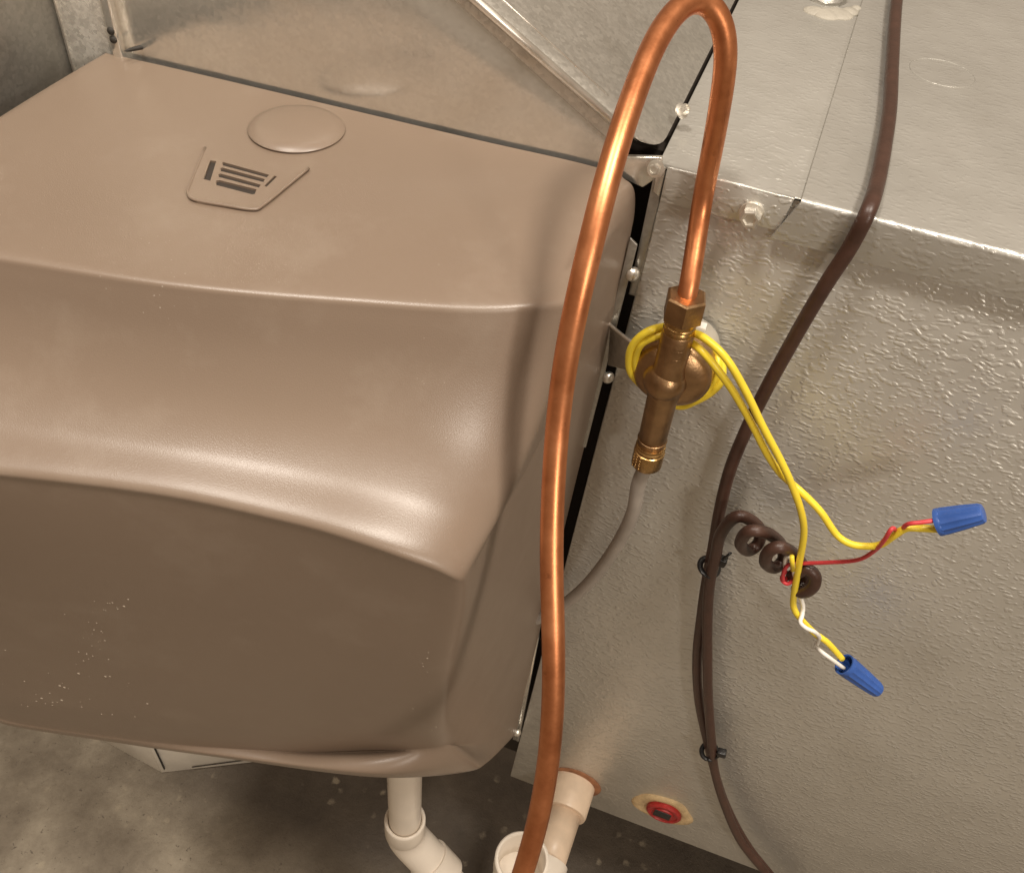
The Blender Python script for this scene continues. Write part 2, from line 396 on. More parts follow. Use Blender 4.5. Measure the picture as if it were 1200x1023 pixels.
# fastener and sealant smear at the far top
p = on(968,1,z=.003); bm = bmesh.new()
lathe(bm, (p.x,p.y+.012,.0), (0,-.25,1), [(0,.017),(.006,.016),(.008,.011),(.03,.011),(.032,.006),(.04,.006)], 8)
obj('conduit_nut', bm, M['galv_dark'], cab, True, 30)
bm = bmesh.new()
for i,(px,py,r) in enumerate(((955,14,.010),(968,17,.013),(982,17,.013),(996,15,.008),(1003,12,.005))):
    q = on(px,py,z=0); k = 1+.15*math.sin(i*2.3)
    lathe(bm, (q.x,q.y,-.0005+i*.0001), (0,0,1), [(0,r),(.0012,r*.95),(.0028,r*.6),(.0035,0)], 18)
obj('sealant_smear', bm, M['seal'], cab)
# caulked red drain plug
pc = on(777,947,y=0)
def blob(bm, c, rx, rz, h, seed, lip=.75, n=36):
    rnd = random.Random(seed); ph = [rnd.uniform(0,6.28) for _ in range(5)]
    def rr(a): return 1+.07*math.sin(2*a+ph[0])+.06*math.sin(3*a+ph[1])+.04*math.sin(5*a+ph[2])
    rings = []
    for s,hh in ((1,0),(.96,h*.5),(.86,h),(lip,h*.9),(.5,h*.35)):
        rings.append([bm.verts.new((c.x+rx*s*rr(a)*math.cos(a), c.y-hh, c.z+rz*s*rr(a)*math.sin(a))) for a in [2*math.pi*k/n for k in range(n)]])
    for A,B in zip(rings,rings[1:]):
        for k in range(n): bm.faces.new((A[k],A[(k+1)%n],B[(k+1)%n],B[k]))
    bm.faces.new(rings[-1])
    return bm
PXM = F/ (pc-CAM).dot(_f)
obj('caulk_ring', blob(bmesh.new(), pc, .036, .034, .004, 3), M['caulk'], cab)
bm = bmesh.new(); lathe(bm, pc+Vector((.002,-.002,0)), (0,-1,0), [(0,.022),(.004,.022),(.006,.020),(.006,.0175),(.0045,.0165),(.0045,.013),(.0065,.012),(.0065,.0085)], 36)
pl = obj('drain_plug', bm, M['plug'], cab, True, 40)
bm = bmesh.new(); box(bm, (pc.x-.010,pc.y-.0092,pc.z-.007), (pc.x+.011,pc.y-.0083,pc.z+.009), .0003)
obj('square_socket', bm, M['black'], pl)

# ================================================================ plenum above the humidifier
ple = thing('duct_transition', 'shiny galvanised duct transition behind humidifier with sloped spangled side', 'duct')
S0 = on(128,0,y=0); S1 = on(131,58,y=0)
e0 = on(533,0,y=.0); e1 = on(713,163,y=.0)
sl = (e1-e0)                          # slope of the transition
E_top = e1 - sl*2.6
wy = 0.0005
tx = e1.x+.028
plate('front_panel', [(S0.x+.003,wy,-.25),(-.045,wy,-.25),(-.045,wy,-.012),(e1.x+.012,wy,e1.z-.012),(e1.x,wy,e1.z),(E_top.x,wy,E_top.z),(S0.x+.003,wy,E_top.z)], (0,.001,0), M['galv'], ple, .0004)
# angled seam strip along the slope, proud of the panel
h0 = on(553,0,y=-.004); h1 = on(720,147,y=-.004); dd = (h1-h0)
hA = h0-dd*1.7; hB = h1+dd*.12
gA = e0-sl*1.7; gB = e1+sl*.10
plate('seam_strip', [(gA.x,-.001,gA.z),(gB.x,-.001,gB.z),(hB.x,-.001,hB.z),(hA.x,-.001,hA.z)], (0,.0045,0), M['galv_spangle'], ple, .0007)
bm = bmesh.new(); tube(bm, [Vector((hA.x,-.0012,hA.z)),Vector((hB.x,-.0012,hB.z))], .0028, 14)
obj('folded_hem', bm, M['screw'], ple)
# sloped side sheet with rounded lower corner
nrm = Vector((0,-1,0)).cross(dd).normalized()
if nrm.z<0: nrm = -nrm
b0 = hA + Vector((0,.003,0)); b1 = hB.copy()
far = Vector((0,.55,0)); dn = dd.normalized()
pe = on(772,176,y=.012); 
foot = h1 + dn*((pe-h1).dot(dn))
pts = [Vector((hA.x,-.001,hA.z)), Vector((h1.x,-.001,h1.z))+dn*.012]
cen = foot + Vector((0,.03,0)) - dn*.022
for k in range(9):
    a = math.pi/2*k/8
    pts.append(Vector((0,-.001,0))*0 + Vector((foot.x,0,foot.z)) - dn*.024*(1-math.sin(a)) + Vector((0,-.001+.026*(1-math.cos(a)),0)))
pts += [Vector((foot.x,.55,foot.z)), Vector((hA.x,.55,hA.z))]
plate('sloped_side', pts, nrm*.0012, M['galv_spangle'], ple, .0005)
# crease pressed in the sloped sheet
q0 = on(573,0,y=.02); q1 = on(687,100,y=.02)
bm = bmesh.new(); A_ = Vector((h0.x,.022,h0.z))-dd*1.2+nrm*.0012; B_ = Vector((h1.x,.016,h1.z))-dd*.12+nrm*.0012
tube(bm, [A_,B_], .0009, 8); obj('pressed_bead', bm, M['screw'], ple)
# drive cleat below the sloped sheet
c0 = on(738,190,y=-.002)
plate('corner_cleat', [(e1.x+.006,-.0005,e1.z-.010),(foot.x+.004,-.0005,foot.z+.001),(foot.x+.0045,-.0005,foot.z-.012),(foot.x-.004,-.0005,foot.z-.022),(e1.x+.006,-.0005,e1.z-.022)], (0,.004,0), M['galv'], ple, .001)
p = on(798,131,z=.012); bm = bmesh.new(); hexhead(bm, p, (.6,-.3,.7), .0032, .006)
obj('screw', bm, M['screw'], ple, True, 30)
# left end: standing seam, strip, black tape marks
plate('standing_seam', [(S0.x-.004,.002,-.25),(S0.x+.0035,.002,-.25),(S0.x+.0035,.002,.25),(S0.x-.004,.002,.25)], (0,-.007,0), M['galv'], ple, .0012)
T0 = on(71,0,y=0)
plate('end_strip', [(T0.x-.02,.0026,-.25),(S0.x-.0038,.0026,-.25),(S0.x-.0038,.0026,.25),(T0.x-.02,.0026,.25)], (0,.001,0), M['galv_bright'], ple, .0004)
for (px,py) in ((131,36),(134,46)):
    q = on(px,py,y=-.004); bm = bmesh.new(); lathe(bm, q, (.2,-1,.1), [(0,.0028),(.002,.0026),(.003,.0012)], 10); obj('tar_blob', bm, M['soot'], ple)
for (px,py) in ((169,55),):
    q = on(px,py,y=.003); bm = bmesh.new()
    lathe(bm, q, (-.25,-1,.12), [(0,.0032),(.0015,.003),(.002,.0016),(.012,.0013),(.017,.0002)], 10)
    obj('screw_tip', bm, M['soot'], ple)

side = thing('side_duct', 'dull tarnished duct side at the upper left, behind the humidifier', 'duct')
D0 = on(72,20,y=.006)
plate('sheet', [(D0.x,.006,-.16),(D0.x,.006,.28),(D0.x,-.19,.28),(D0.x,-.19,-.16)], (-.06,0,0), M['galv_dark'], side, .001)
plate('corner_bead', [(D0.x+.0005,.0055,-.16),(D0.x+.0005,.0055,.28),(D0.x+.0005,.001,.28),(D0.x+.0005,.001,-.16)], (.002,0,0), M['galv'], side, .0008)

# ================================================================ humidifier
hum = thing('humidifier', 'taupe plastic furnace humidifier with scooped front, round cap and small vent', 'humidifier')
def pchip(x, Y, xi):
    x = np.asarray(x,float); Y = np.asarray(Y,float); h = np.diff(x); dl = np.diff(Y,axis=0)/h[:,None]
    m = np.zeros_like(Y); m[0] = dl[0]; m[-1] = dl[-1]
    for i in range(1,len(x)-1):
        w1 = 2*h[i]+h[i-1]; w2 = h[i]+2*h[i-1]
        s = dl[i-1]*dl[i] > 0
        with np.errstate(divide='ignore', invalid='ignore'):
            v = (w1+w2)/(w1/dl[i-1]+w2/dl[i])
        m[i] = np.where(s, v, 0)
    j = np.clip(np.searchsorted(x, xi, side='right')-1, 0, len(x)-2)
    t = ((xi-x[j])/h[j])[:,None]; hh = h[j][:,None]
    return ((2*t**3-3*t**2+1)*Y[j] + (t**3-2*t**2+t)*hh*m[j] + (-2*t**3+3*t**2)*Y[j+1] + (t**3-t**2)*hh*m[j+1])
def P_(px,py,z): return tuple(on(px,py,z=z))
YB = -.003
# columns: left back, left mid, left corner | front a..e | right corner, side mid, right back
rows = [
 # back edge of the top
 [(-.412,YB,-.020),(-.411,YB,-.020),(-.408,YB,-.020),(-.36,YB,-.0185),(-.29,YB,-.017),(-.21,YB,-.0155),(-.13,YB,-.014),(-.06,YB,-.012),(-.040,YB,-.0125),(-.036,YB,-.0135),(-.0335,YB,-.015)],
 [(-.414,YB,-.024),(-.413,-.02,-.021),(-.408,-.05,-.020),(-.36,-.07,-.0185),(-.29,-.062,-.017),(-.21,-.058,-.0155),(-.13,-.052,-.014),(-.065,-.045,-.012),(-.041,-.035,-.0125),(-.034,-.022,-.014),(-.029,YB,-.017)],
 [(-.416,YB,-.030),(-.416,-.06,-.024),(-.412,-.12,-.022),(-.37,-.150,-.020),(-.29,-.138,-.018),(-.21,-.125,-.0165),(-.13,-.110,-.0145),(-.070,-.095,-.013),(-.042,-.078,-.0145),(-.0325,-.045,-.017),(-.0255,YB,-.022)],
 [(-.417,YB,-.036),(-.418,-.09,-.030),(-.416,-.19,-.026),(-.375,-.222,-.022),(-.30,-.204,-.0195),(-.22,-.180,-.018),(-.13,-.158,-.0165),(-.068,-.137,-.0155),(-.041,-.112,-.019),(-.030,-.060,-.023),(-.0235,YB,-.031)],
 # crease 1
 [(-.418,YB,-.045),(-.419,-.10,-.037),(-.419,-.20,-.030),P_(-160,279,-.0225),P_(0,303,-.0215),P_(180,331,-.020),P_(400,352,-.019),P_(610,360,-.0185),P_(680,350,-.024),(-.028,-.062,-.030),(-.0225,YB,-.042)],
 [(-.419,YB,-.055),(-.420,-.10,-.045),(-.421,-.205,-.037),P_(-160,286,-.0265),P_(0,310,-.0255),P_(180,338,-.0245),P_(400,359,-.0235),P_(610,367,-.0228),P_(674,362,-.0285),(-.0275,-.064,-.037),(-.022,YB,-.052)],
 # scoop
 [(-.421,YB,-.070),(-.422,-.11,-.062),(-.423,-.212,-.055),(-.384,-.250,-.060),(-.31,-.239,-.060),(-.22,-.216,-.056),(-.125,-.193,-.050),(-.068,-.160,-.051),(-.040,-.138,-.059),(-.0275,-.074,-.055),(-.0215,YB,-.072)],
 [(-.423,YB,-.090),(-.425,-.12,-.083),(-.426,-.224,-.078),(-.388,-.267,-.084),(-.31,-.256,-.084),(-.225,-.233,-.081),(-.125,-.210,-.078),(-.068,-.179,-.084),(-.041,-.157,-.095),(-.031,-.085,-.098),(-.0212,YB,-.092)],
 [(-.425,YB,-.104),(-.427,-.13,-.100),(-.428,-.252,-.097),(-.390,-.289,-.095),(-.315,-.277,-.094),(-.225,-.256,-.095),(-.122,-.233,-.097),(-.068,-.209,-.110),(-.042,-.191,-.124),(-.035,-.105,-.128),(-.0212,YB,-.105)],
 # crease 2
 [(-.426,YB,-.112),(-.428,-.135,-.109),(-.430,-.28,-.106),P_(-150,543,-.100),P_(0,557,-.099),P_(180,579,-.0995),P_(350,615,-.105),P_(505,665,-.124),P_(546,680,-.139),(-.0390,-.130,-.155),(-.0215,YB,-.118)],
 [(-.427,YB,-.122),(-.429,-.135,-.118),(-.431,-.281,-.110),P_(-150,547,-.1035),P_(0,561,-.1025),P_(180,583,-.103),P_(350,619,-.1085),P_(504,669,-.1275),P_(545,685,-.1435),(-.0392,-.131,-.160),(-.0222,YB,-.135)],
 # lower panel
 [(-.430,YB,-.28),(-.432,-.14,-.26),(-.434,-.288,-.25),(-.396,-.310,-.24),P_(0,690,-.262),P_(170,710,-.262),P_(330,735,-.262),P_(482,772,-.262),P_(523,782,-.262),(-.040,-.125,-.31),(-.0275,YB,-.30)],
 [(-.432,YB,-.45),(-.434,-.14,-.40),(-.436,-.285,-.40),(-.398,-.303,-.39),P_(0,800,-.41),P_(165,822,-.41),P_(325,838,-.41),P_(475,843,-.405),P_(517,840,-.395),(-.043,-.120,-.48),(-.0325,YB,-.53)],
 # panel foot
 [(-.432,YB,-.60),(-.434,-.13,-.52),(-.437,-.28,-.47),(-.400,-.297,-.48),P_(0,842,-.485),P_(150,866,-.485),P_(320,880,-.480),P_(470,879,-.455),P_(519,872,-.435),(-.0455,-.100,-.612),(-.0355,YB,-.74)],
 # lip that flares out at the foot
 [(-.432,YB,-.603),(-.434,-.13,-.523),(-.437,-.28,-.473),(-.400,-.297,-.483),P_(0,844,-.487),P_(150,868,-.487),P_(320,882.5,-.4795),P_(470,883,-.450),P_(531,872,-.448),(-.0450,-.100,-.618),(-.0355,YB,-.744)],
 [(-.432,YB,-.62),(-.434,-.13,-.53),(-.437,-.278,-.477),(-.400,-.295,-.487),P_(0,846,-.491),P_(150,870,-.491),P_(310,892,-.482),P_(455,908,-.459),P_(546,893,-.487),(-.0410,-.098,-.648),(-.0355,YB,-.765)],
 [(-.432,YB,-.63),(-.434,-.13,-.535),(-.437,-.274,-.480),(-.400,-.290,-.490),P_(0,847,-.495),P_(150,872,-.497),P_(312,895,-.492),P_(455,912,-.474),P_(550,904,-.511),(-.0398,-.097,-.660),(-.0358,YB,-.785)],
]
K1, K2, FT = [[np.array(p) for p in rows[i]] for i in (4, 9, 13)]
for R_i, (tz, ty) in {5:(.045,.018), 6:(.36,.15), 7:(.66,.37), 8:(.87,.67)}.items():
    rows[R_i] = [(a[0]+(b[0]-a[0])*ty, a[1]+(b[1]-a[1])*ty, a[2]+(b[2]-a[2])*tz) for a, b in zip(K1, K2)]
rows[10] = [(p[0], p[1]+(.0012 if p[1] < -.01 else 0), p[2]-.0045) for p in K2]
for R_i, t in {11:.40, 12:.80}.items():
    rows[R_i] = [(a[0]+(b[0]-a[0])*t, a[1]+(b[1]-a[1])*t-(.004 if a[1] < -.01 else 0), a[2]+(b[2]-a[2])*t) for a, b in zip(K2, FT)]
for R_i, row in enumerate(rows):
    a_, b_ = np.array(row[8]), np.array(row[9]); q = tuple(a_*.72+b_*.28)
    q = {13:(-.0540,-.1725,-.490), 14:(-.0515,-.1710,-.497), 15:P_(559,893,-.513), 16:P_(563,900,-.532)}.get(R_i, q)
    row.insert(9, q)
    if R_i >= 11:
        for j, dx in enumerate((.05,.06,.065,.045)): row[j] = (row[j][0]-dx*min(1,(R_i-10)/3),)+tuple(row[j][1:])
G0 = np.array(rows)                                   # rows x columns x 3
def refine(G0):
    cv = np.concatenate([[0], np.cumsum(np.maximum(np.linalg.norm(np.diff(G0,axis=0),axis=2).mean(axis=1),.002))])
    vi = np.unique(np.concatenate([np.linspace(cv[i],cv[i+1], max(4,int((cv[i+1]-cv[i])/.0022)))[:-1] for i in range(len(cv)-1)] + [cv[-1:]]))
    A = np.stack([pchip(cv, G0[:,j], vi) for j in range(G0.shape[1])], axis=1)
    cu = np.concatenate([[0], np.cumsum(np.linalg.norm(np.diff(G0,axis=1),axis=2).mean(axis=0))])
    ui = np.unique(np.concatenate([np.linspace(cu[i],cu[i+1], max(5,int((cu[i+1]-cu[i])/.0035)))[:-1] for i in range(len(cu)-1)] + [cu[-1:]]))
    B = np.stack([pchip(cu, A[i], ui) for i in range(A.shape[0])], axis=0)
    return B
B = refine(G0)
# soften in the u direction so the corner is rounded
for it in range(4):
    C_ = B.copy(); C_[:,1:-1] = .25*B[:,:-2]+.5*B[:,1:-1]+.25*B[:,2:]; B = C_
for it in range(1):
    C_ = B.copy(); C_[1:-1] = .25*B[:-2]+.5*B[1:-1]+.25*B[2:]; B = C_
# round off the lower right corner of the moulding
wz = np.clip((-B[:,:,2]-.36)/.12, 0, 1)*np.clip((B[:,:,0]+.16)/.06, 0, 1)
wz = (wz*wz*(3-2*wz))[:,1:-1,None]
for it in range(12):
    C_ = B.copy(); C_[:,1:-1] += wz*(.25*B[:,:-2]+.25*B[:,2:]-.5*B[:,1:-1]); B = C_
bm = bmesh.new(); nv, nu = B.shape[:2]
V = [[bm.verts.new(B[i,j]) for j in range(nu)] for i in range(nv)]
for i in range(nv-1):
    for j in range(nu-1): bm.faces.new((V[i][j],V[i][j+1],V[i+1][j+1],V[i+1][j]))
# underside sheet running back up
und = [bm.verts.new((-.225+(B[-1,j][0]+.225)*.86, min(YB,B[-1,j][1]*.88+.002), B[-1,j][2]+.004)) for j in range(nu)]
for j in range(nu-1): bm.faces.new((V[-1][j],V[-1][j+1],und[j+1],und[j]))
ctr = [bm.verts.new((-.225+(B[-1,j][0]+.225)*.80, YB-.004, max(-.70,B[-1,j][2]+.05))) for j in range(nu)]
for j in range(nu-1): bm.faces.new((und[j],und[j+1],ctr[j+1],ctr[j]))
cover = obj('cover', bm, M['cover'], hum)
cover.data.update()
bvh = BVHTree.FromPolygons([v.co.copy() for v in cover.data.vertices], [tuple(p.vertices) for p in cover.data.polygons])
def top_hit(px, py):
    """where the photographed spot lies on the cover"""
    h = bvh.ray_cast(CAM, ray(px,py).normalized()); return h[0], (h[1] if h[1].dot(ray(px,py))<0 else -h[1])
# round cap
c, n = top_hit(348,153)
n = n.lerp(Vector((0,0,1)), .5).normalized()
bm = bmesh.new(); lathe(bm, c-n*.001, n, [(0,.0265),(.0012,.0265),(.0016,.0300),(.0024,.0303),(.0040,.0285),(.0055,.023),(.0066,.014),(.0070,.006),(.0071,0)], 56)
obj('round_cap', bm, M['cover'], hum, True, 50)
# vent: thin plate with real slots over flat dark faces
def vent():
    outer = [(241,176),(221,222),(222,233),(232,239),(296,248),(310,243),(362,200),(330,190)]
    slots = [[(247,191),(254,192),(247,215),(239,213)],
             [(261,194),(262,193),(316,208),(313,211),(262,197)],
             [(259,200),(261,199.5),(311,213),(309,216.5),(259,203.5)],
             [(256.5,207),(259,206.5),(306,219.5),(304,223),(257,210.5)],
             [(254,215),(257,214),(301,225),(299,230.5),(296,231),(254,220)],
             [(322,209),(325,210),(313,222),(310,221)]]
    def lift(p, h):
        c, n = top_hit(*p); return c + n*h
    polys = [[lift(p,.0016) for p in outer]] + [[lift(p,.0016) for p in s] for s in slots]
    flat = [v for poly in polys for v in poly]
    o3 = polys
    tris = tessellate_polygon(o3)
    bm = bmesh.new(); top = [bm.verts.new(v) for v in flat]; low = [bm.verts.new(v-Vector((0,0,.0018))) for v in flat]
    for t in tris:
        try: bm.faces.new([top[i] for i in t])
        except ValueError: pass
    k = 0
    for poly in polys:
        m_ = len(poly)
        for i in range(m_): a,b = k+i, k+(i+1)%m_; bm.faces.new((top[a],top[b],low[b],low[a]))
        k += m_
    v = obj('vent_plate', bm, M['cover'], hum, False)
    # flat near-black faces: the shade inside the slots put into colour
    for s in slots:
        bm = bmesh.new(); bm.faces.new([bm.verts.new(lift(p,.0003)) for p in s]); obj('slot_shade', bm, M['dark'], v, False)
    # raised rim along three sides
    bm = bmesh.new(); tube(bm, spline([lift(p,.0014) for p in ((241,176),(223,220),(221,230),(229,237),(262,243),(296,248),(309,243),(335,222),(362,200))], 5), .0009, 8)
    obj('rim', bm, M['cover'], v)
vent()
# dried mineral flecks on the lower front
rnd = random.Random(3); bm = bmesh.new()
for i in range(95):
    cl = rnd.choice([(112,745,11,22),(55,815,30,10),(60,815,26,14),(130,840,25,12),(100,765,26,26),(135,710,10,6),(510,850,14,18),(498,772,5,6),(110,750,8,14)])
    px, py = cl[0]+rnd.gauss(0,cl[2]), cl[1]+rnd.gauss(0,cl[3])
    if py > 855: continue
    c, n = top_hit(px,py); r = rnd.uniform(.0003,.0009)*(1.6 if rnd.random()<.12 else 1)
    lathe(bm, c-n*.0001, n, [(0,r),(r*.3,r*.7),(r*.4,0)], 6)
o = obj('dried_scale', bm, M['scuff'], hum); o['kind'] = 'stuff'
# housing behind the cover, near-black as painted-in gap shade; rail beside the gap
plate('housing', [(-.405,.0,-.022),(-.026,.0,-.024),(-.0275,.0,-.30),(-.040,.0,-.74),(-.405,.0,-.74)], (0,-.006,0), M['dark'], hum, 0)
r0 = on(746,283,y=-.004); r1 = on(686,520,y=-.004)
plate('mounting_rail', [(r0.x-.004,-.0085,r0.z+.004),(r0.x+.0015,-.0085,r0.z),(r1.x+.0015,-.0085,r1.z),(r1.x-.004,-.0085,r1.z)], (0,.002,0), M['galv_dark'], hum, .0005)
r2 = on(629,750,y=-.002); r3 = on(604,868,y=-.002)
plate('lower_rail', [(r2.x-.003,-.0015,r2.z+.05),(r2.x+.0015,-.0015,r2.z),(r3.x+.004,-.0015,r3.z),(r3.x-.004,-.0015,r3.z)], (0,.004,0), M['galv'], hum, .0005)
for (px,py,r) in ((741,321,.0052),(712,442,.0048),(606,858,.005)):
    q = on(px,py,y=-.006); bm = bmesh.new(); lathe(bm, q, (.75,-.6,.2), [(-.004,r*.5),(0,r*.5),(0,r),(.0015,r),(.004,r*.6),(.0045,0)], 14); obj('screw', bm, M['screw'], hum, True, 45)

# ================================================================ solenoid valve
val = thing('solenoid_valve', 'brass solenoid valve with compression nuts beside the humidifier, wrapped in yellow wire', 'valve')
VY = -.048
vt = on(804,352,y=VY); vb = on(758,541,y=VY); ax = (vb-vt).normalized()
s = lambda t: vt + (vb-vt)*t
L_ = (vb-vt).length
# hex nut at the top
bm = bmesh.new(); lathe(bm, vt-ax*.004, ax, [(0,.0068),(0,.0118),(.0012,.0132),(.017,.0132),(.0182,.0118)], 6, (.2,-1,0)); obj('compression_nut', bm, M['bronze'], val, True, 25)
bm = bmesh.new(); lathe(bm, vt+ax*.0142, ax, [(0,.0094),(.0035,.0094),(.0042,.0102),(.0056,.0102),(.0064,.0092),(.008,.0102),(.0095,.0102),(.0105,.0092),(.012,.0092)], 32); obj('threaded_neck', bm, M['brass'], val, True, 35)
# cast body
ctr = on(783,447,y=VY); tc_ = (ctr-vt).dot(ax); ctr = vt+ax*tc_
bm = bmesh.new()
lathe(bm, vt+ax*.024, ax, [(0,.0098),(.001,.0104),(tc_-.040,.0104),(tc_-.030,.0125),(tc_-.024,.0135),(tc_-.018,.0125),(tc_-.008,.0104),(L_-.024-.020,.0100),(L_-.024-.019,.0092)], 36)
lathe(bm, ctr+Vector((-.001,.004,.001)), (0,-1,0), [(-.006,.0165),(.002,.0160),(.007,.0148),(.011,.0130),(.0145,.0106),(.0172,.0076),(.0188,.0040),(.0192,.0015),(.0193,0)], 32)
obj('body', bm, M['bronze'], val, True, 40)
bm = bmesh.new(); lathe(bm, ctr+Vector((.0015,.006,.002)), (0,-1,0), [(-.016,.0258),(-.015,.0272),(-.001,.0272),(.0015,.0265),(.0045,.0235),(.0075,.0190),(.009,.014)], 48)
obj('diaphragm_housing', bm, M['bronze'], val, True, 40)
cc = Vector((ctr.x+.0035, -.013, ctr.z+.001))
bm = bmesh.new(); lathe(bm, cc, (0,-1,0), [(-.010,.021),(-.009,.024),(.008,.0245),(.011,.0225),(.0115,.012)], 40); obj('coil', bm, M['coil'], val, True, 40)
bm = bmesh.new(); q_ = on(819,387,y=-.032); box(bm, (q_.x-.005,-.033,q_.z-.002), (q_.x+.004,-.026,q_.z+.003), .0006); obj('paper_tag', bm, M['white'], val, True, 40)
bm = bmesh.new(); lathe(bm, (cc.x+.021,-.022,cc.z-.012), (0,-1,0), [(-.01,.006),(0,.006),(.002,.004)], 16); obj('coil_screw', bm, M['dark'], val, True, 40)
# bottom nut
bm = bmesh.new(); lathe(bm, vt+ax*(L_-.0195), ax, [(0,.0088),(.0005,.0105),(.002,.0108),(.0025,.0098),(.0035,.0108),(.005,.0108),(.0055,.0098),(.007,.0098)], 32); obj('ferrule', bm, M['brass'], val, True, 35)
bm = bmesh.new(); lathe(bm, vt+ax*(L_-.0135), ax, [(0,.0100),(.001,.0112),(.0145,.0112),(.0155,.0105),(.0155,.006)], 40)
bn = obj('knurled_nut', bm, M['brass'], val, True, 40)
bm = bmesh.new()
u_ = Vector((1,0,0)); u_ = (u_-ax*u_.dot(ax)).normalized(); v_ = ax.cross(u_)
for k in range(5):
    for j in range(3):
        a = math.radians(112+j*17); rad = u_*math.cos(a)+v_*math.sin(a)
        if rad.y > 0: rad = rad - Vector((0,2*rad.y,0))
        lathe(bm, vt+ax*(L_-.0115+k*.0027+j*.0006)+rad*.0108, rad, [(0,.0011),(.0008,.0008),(.001,0)], 6)
obj('knurl', bm, M['brass'], bn)
# casting ridges
for t_ in (.0335,.0405,L_-.0245):
    bm = bmesh.new(); lathe(bm, vt+ax*t_, ax, [(-.0005,.0100),(0,.0107),(.0005,.0100)], 32); obj('cast_ridge', bm, M['bronze'], val)
# bent mounting bracket to the humidifier
k0 = on(715,381,y=-.012); k1 = on(743,403,y=-.030); k2 = on(744,436,y=-.030); k3 = on(712,428,y=-.012)
bm = bmesh.new(); solid(bm, [k0,k1,k2,k3], (.0010,.0012,-.001), .0003); obj('bracket', bm, M['galv_dark'], val, True, 40)
k4 = on(776,420,y=-.030)
bm = bmesh.new(); tube(bm, spline([k0+Vector((-.003,.003,.002)),k0,k1,on(752,405,y=-.030)],5), .0013, 8); obj('bracket_edge', bm, M['screw'], val)

# yellow leads: two turns round the valve, then out to the connectors
WR = .00255
def loop_pts(r, a0, a1, y0, y1, cx=0, cz=0, n=14, sq=1.0):
    o = []
    for k in range(n+1):
        t = k/n; a = math.radians(a0+(a1-a0)*t)
        o.append(Vector((ctr.x+cx+r*math.cos(a), y0+(y1-y0)*t, ctr.z+cz+r*sq*math.sin(a))))
    return o
wy = -.044
la = [on(p[0],p[1],y=p[2]) for p in
  ((830,400,-.020),(845,422,-.026),(846,444,-.032),(836,458,-.034),(816,470,-.034),(795,476,-.033),(765,462,-.036),(741,440,-.043),(737,420,-.046),(743,402,-.048),(760,388,-.048),(782,383,-.040),(804,388,-.040),(825,396,-.050),(850,419,-.057),(872,455,-.058),(894,500,-.058),(914,538,-.058),(927,566,-.058),(939,600,-.057),(942,627,-.055),(936,663,-.053),(930,700,-.050),(931,714,-.050),(940,727,-.051),(955,742,-.052),(970,753,-.052),(987,772,-.052))]
lb = [on(p[0],p[1],y=p[2]) for p in
  ((828,404,-.018),(840,416,-.024),(841,430,-.030),(840,442,-.032),(826,460,-.034),(806,467,-.034),(780,464,-.033),(755,448,-.040),(745,430,-.044),(746,414,-.046),(753,402,-.048),(770,394,-.046),(788,392,-.042),(808,400,-.044),(824,413,-.052),(840,432,-.055),(860,460,-.055),(880,495,-.055),(899,532,-.054),(914,554,-.052),(927,566,-.050),(943,580,-.053),(962,600,-.056),(980,626,-.058),(996,637,-.060),(1015,640,-.060),(1032,638,-.060),(1047,628,-.062),(1062,619,-.062),(1080,619,-.060),(1100,620,-.060))]
for pts in (la, lb):
    bm = bmesh.new(); tube(bm, spline(pts,8), WR, 12); obj('lead_wire', bm, M['yellow'], val)

# ================================================================ wire connectors
def nut(px0,py0,px1,py1,y0,y1,label):
    a = on(px0,py0,y=y0); b = on(px1,py1,y=y1); ax = (b-a).normalized(); L = (b-a).length
    t = thing('wire_connector', label, 'wire connector', group='blue wire connectors')
    R0 = .0092; R1 = .0064; n = 36; bm = bmesh.new()
    u = ax.orthogonal().normalized(); v = ax.cross(u); rings = []
    for q,(sx,r) in enumerate(((.035,R0*.80),(0,R0*.86),(0,R0),(.06,R0*1.0),(.10,R0*.97),(.12,R0*.95),(.55,R0*.5+R1*.48),(.93,R1),(.985,R1*.92),(1,R1*.7))):
        ring = []
        for k in range(n):
            aa = 2*math.pi*k/n; rr = r*(1+(.055 if k%3==0 else -.035)*(1 if 4<q<8 else 0))
            ring.append(bm.verts.new(a+ax*L*sx+(u*math.cos(aa)+v*math.sin(aa))*rr))
        rings.append(ring)
    for A,B_ in zip(rings,rings[1:]):
        for k in range(n): bm.faces.new((A[k],A[(k+1)%n],B_[(k+1)%n],B_[k]))
    bm.faces.new(rings[-1])
    obj('shell', bm, M['blue'], t, True, 28)
    bm = bmesh.new(); lathe(bm, a+ax*L*.30, ax, [(0,.0),(0,R0*.78),(.001,R0*.7)], 20); obj('inner_socket', bm, M['black'], t)
    return t
nut(1099,612,1153,601,-.060,-.060,'blue wire connector on the red and yellow pair, upper right')
nut(989,778,1029,809,-.052,-.050,'blue wire connector on the white and yellow pair, pointing down')

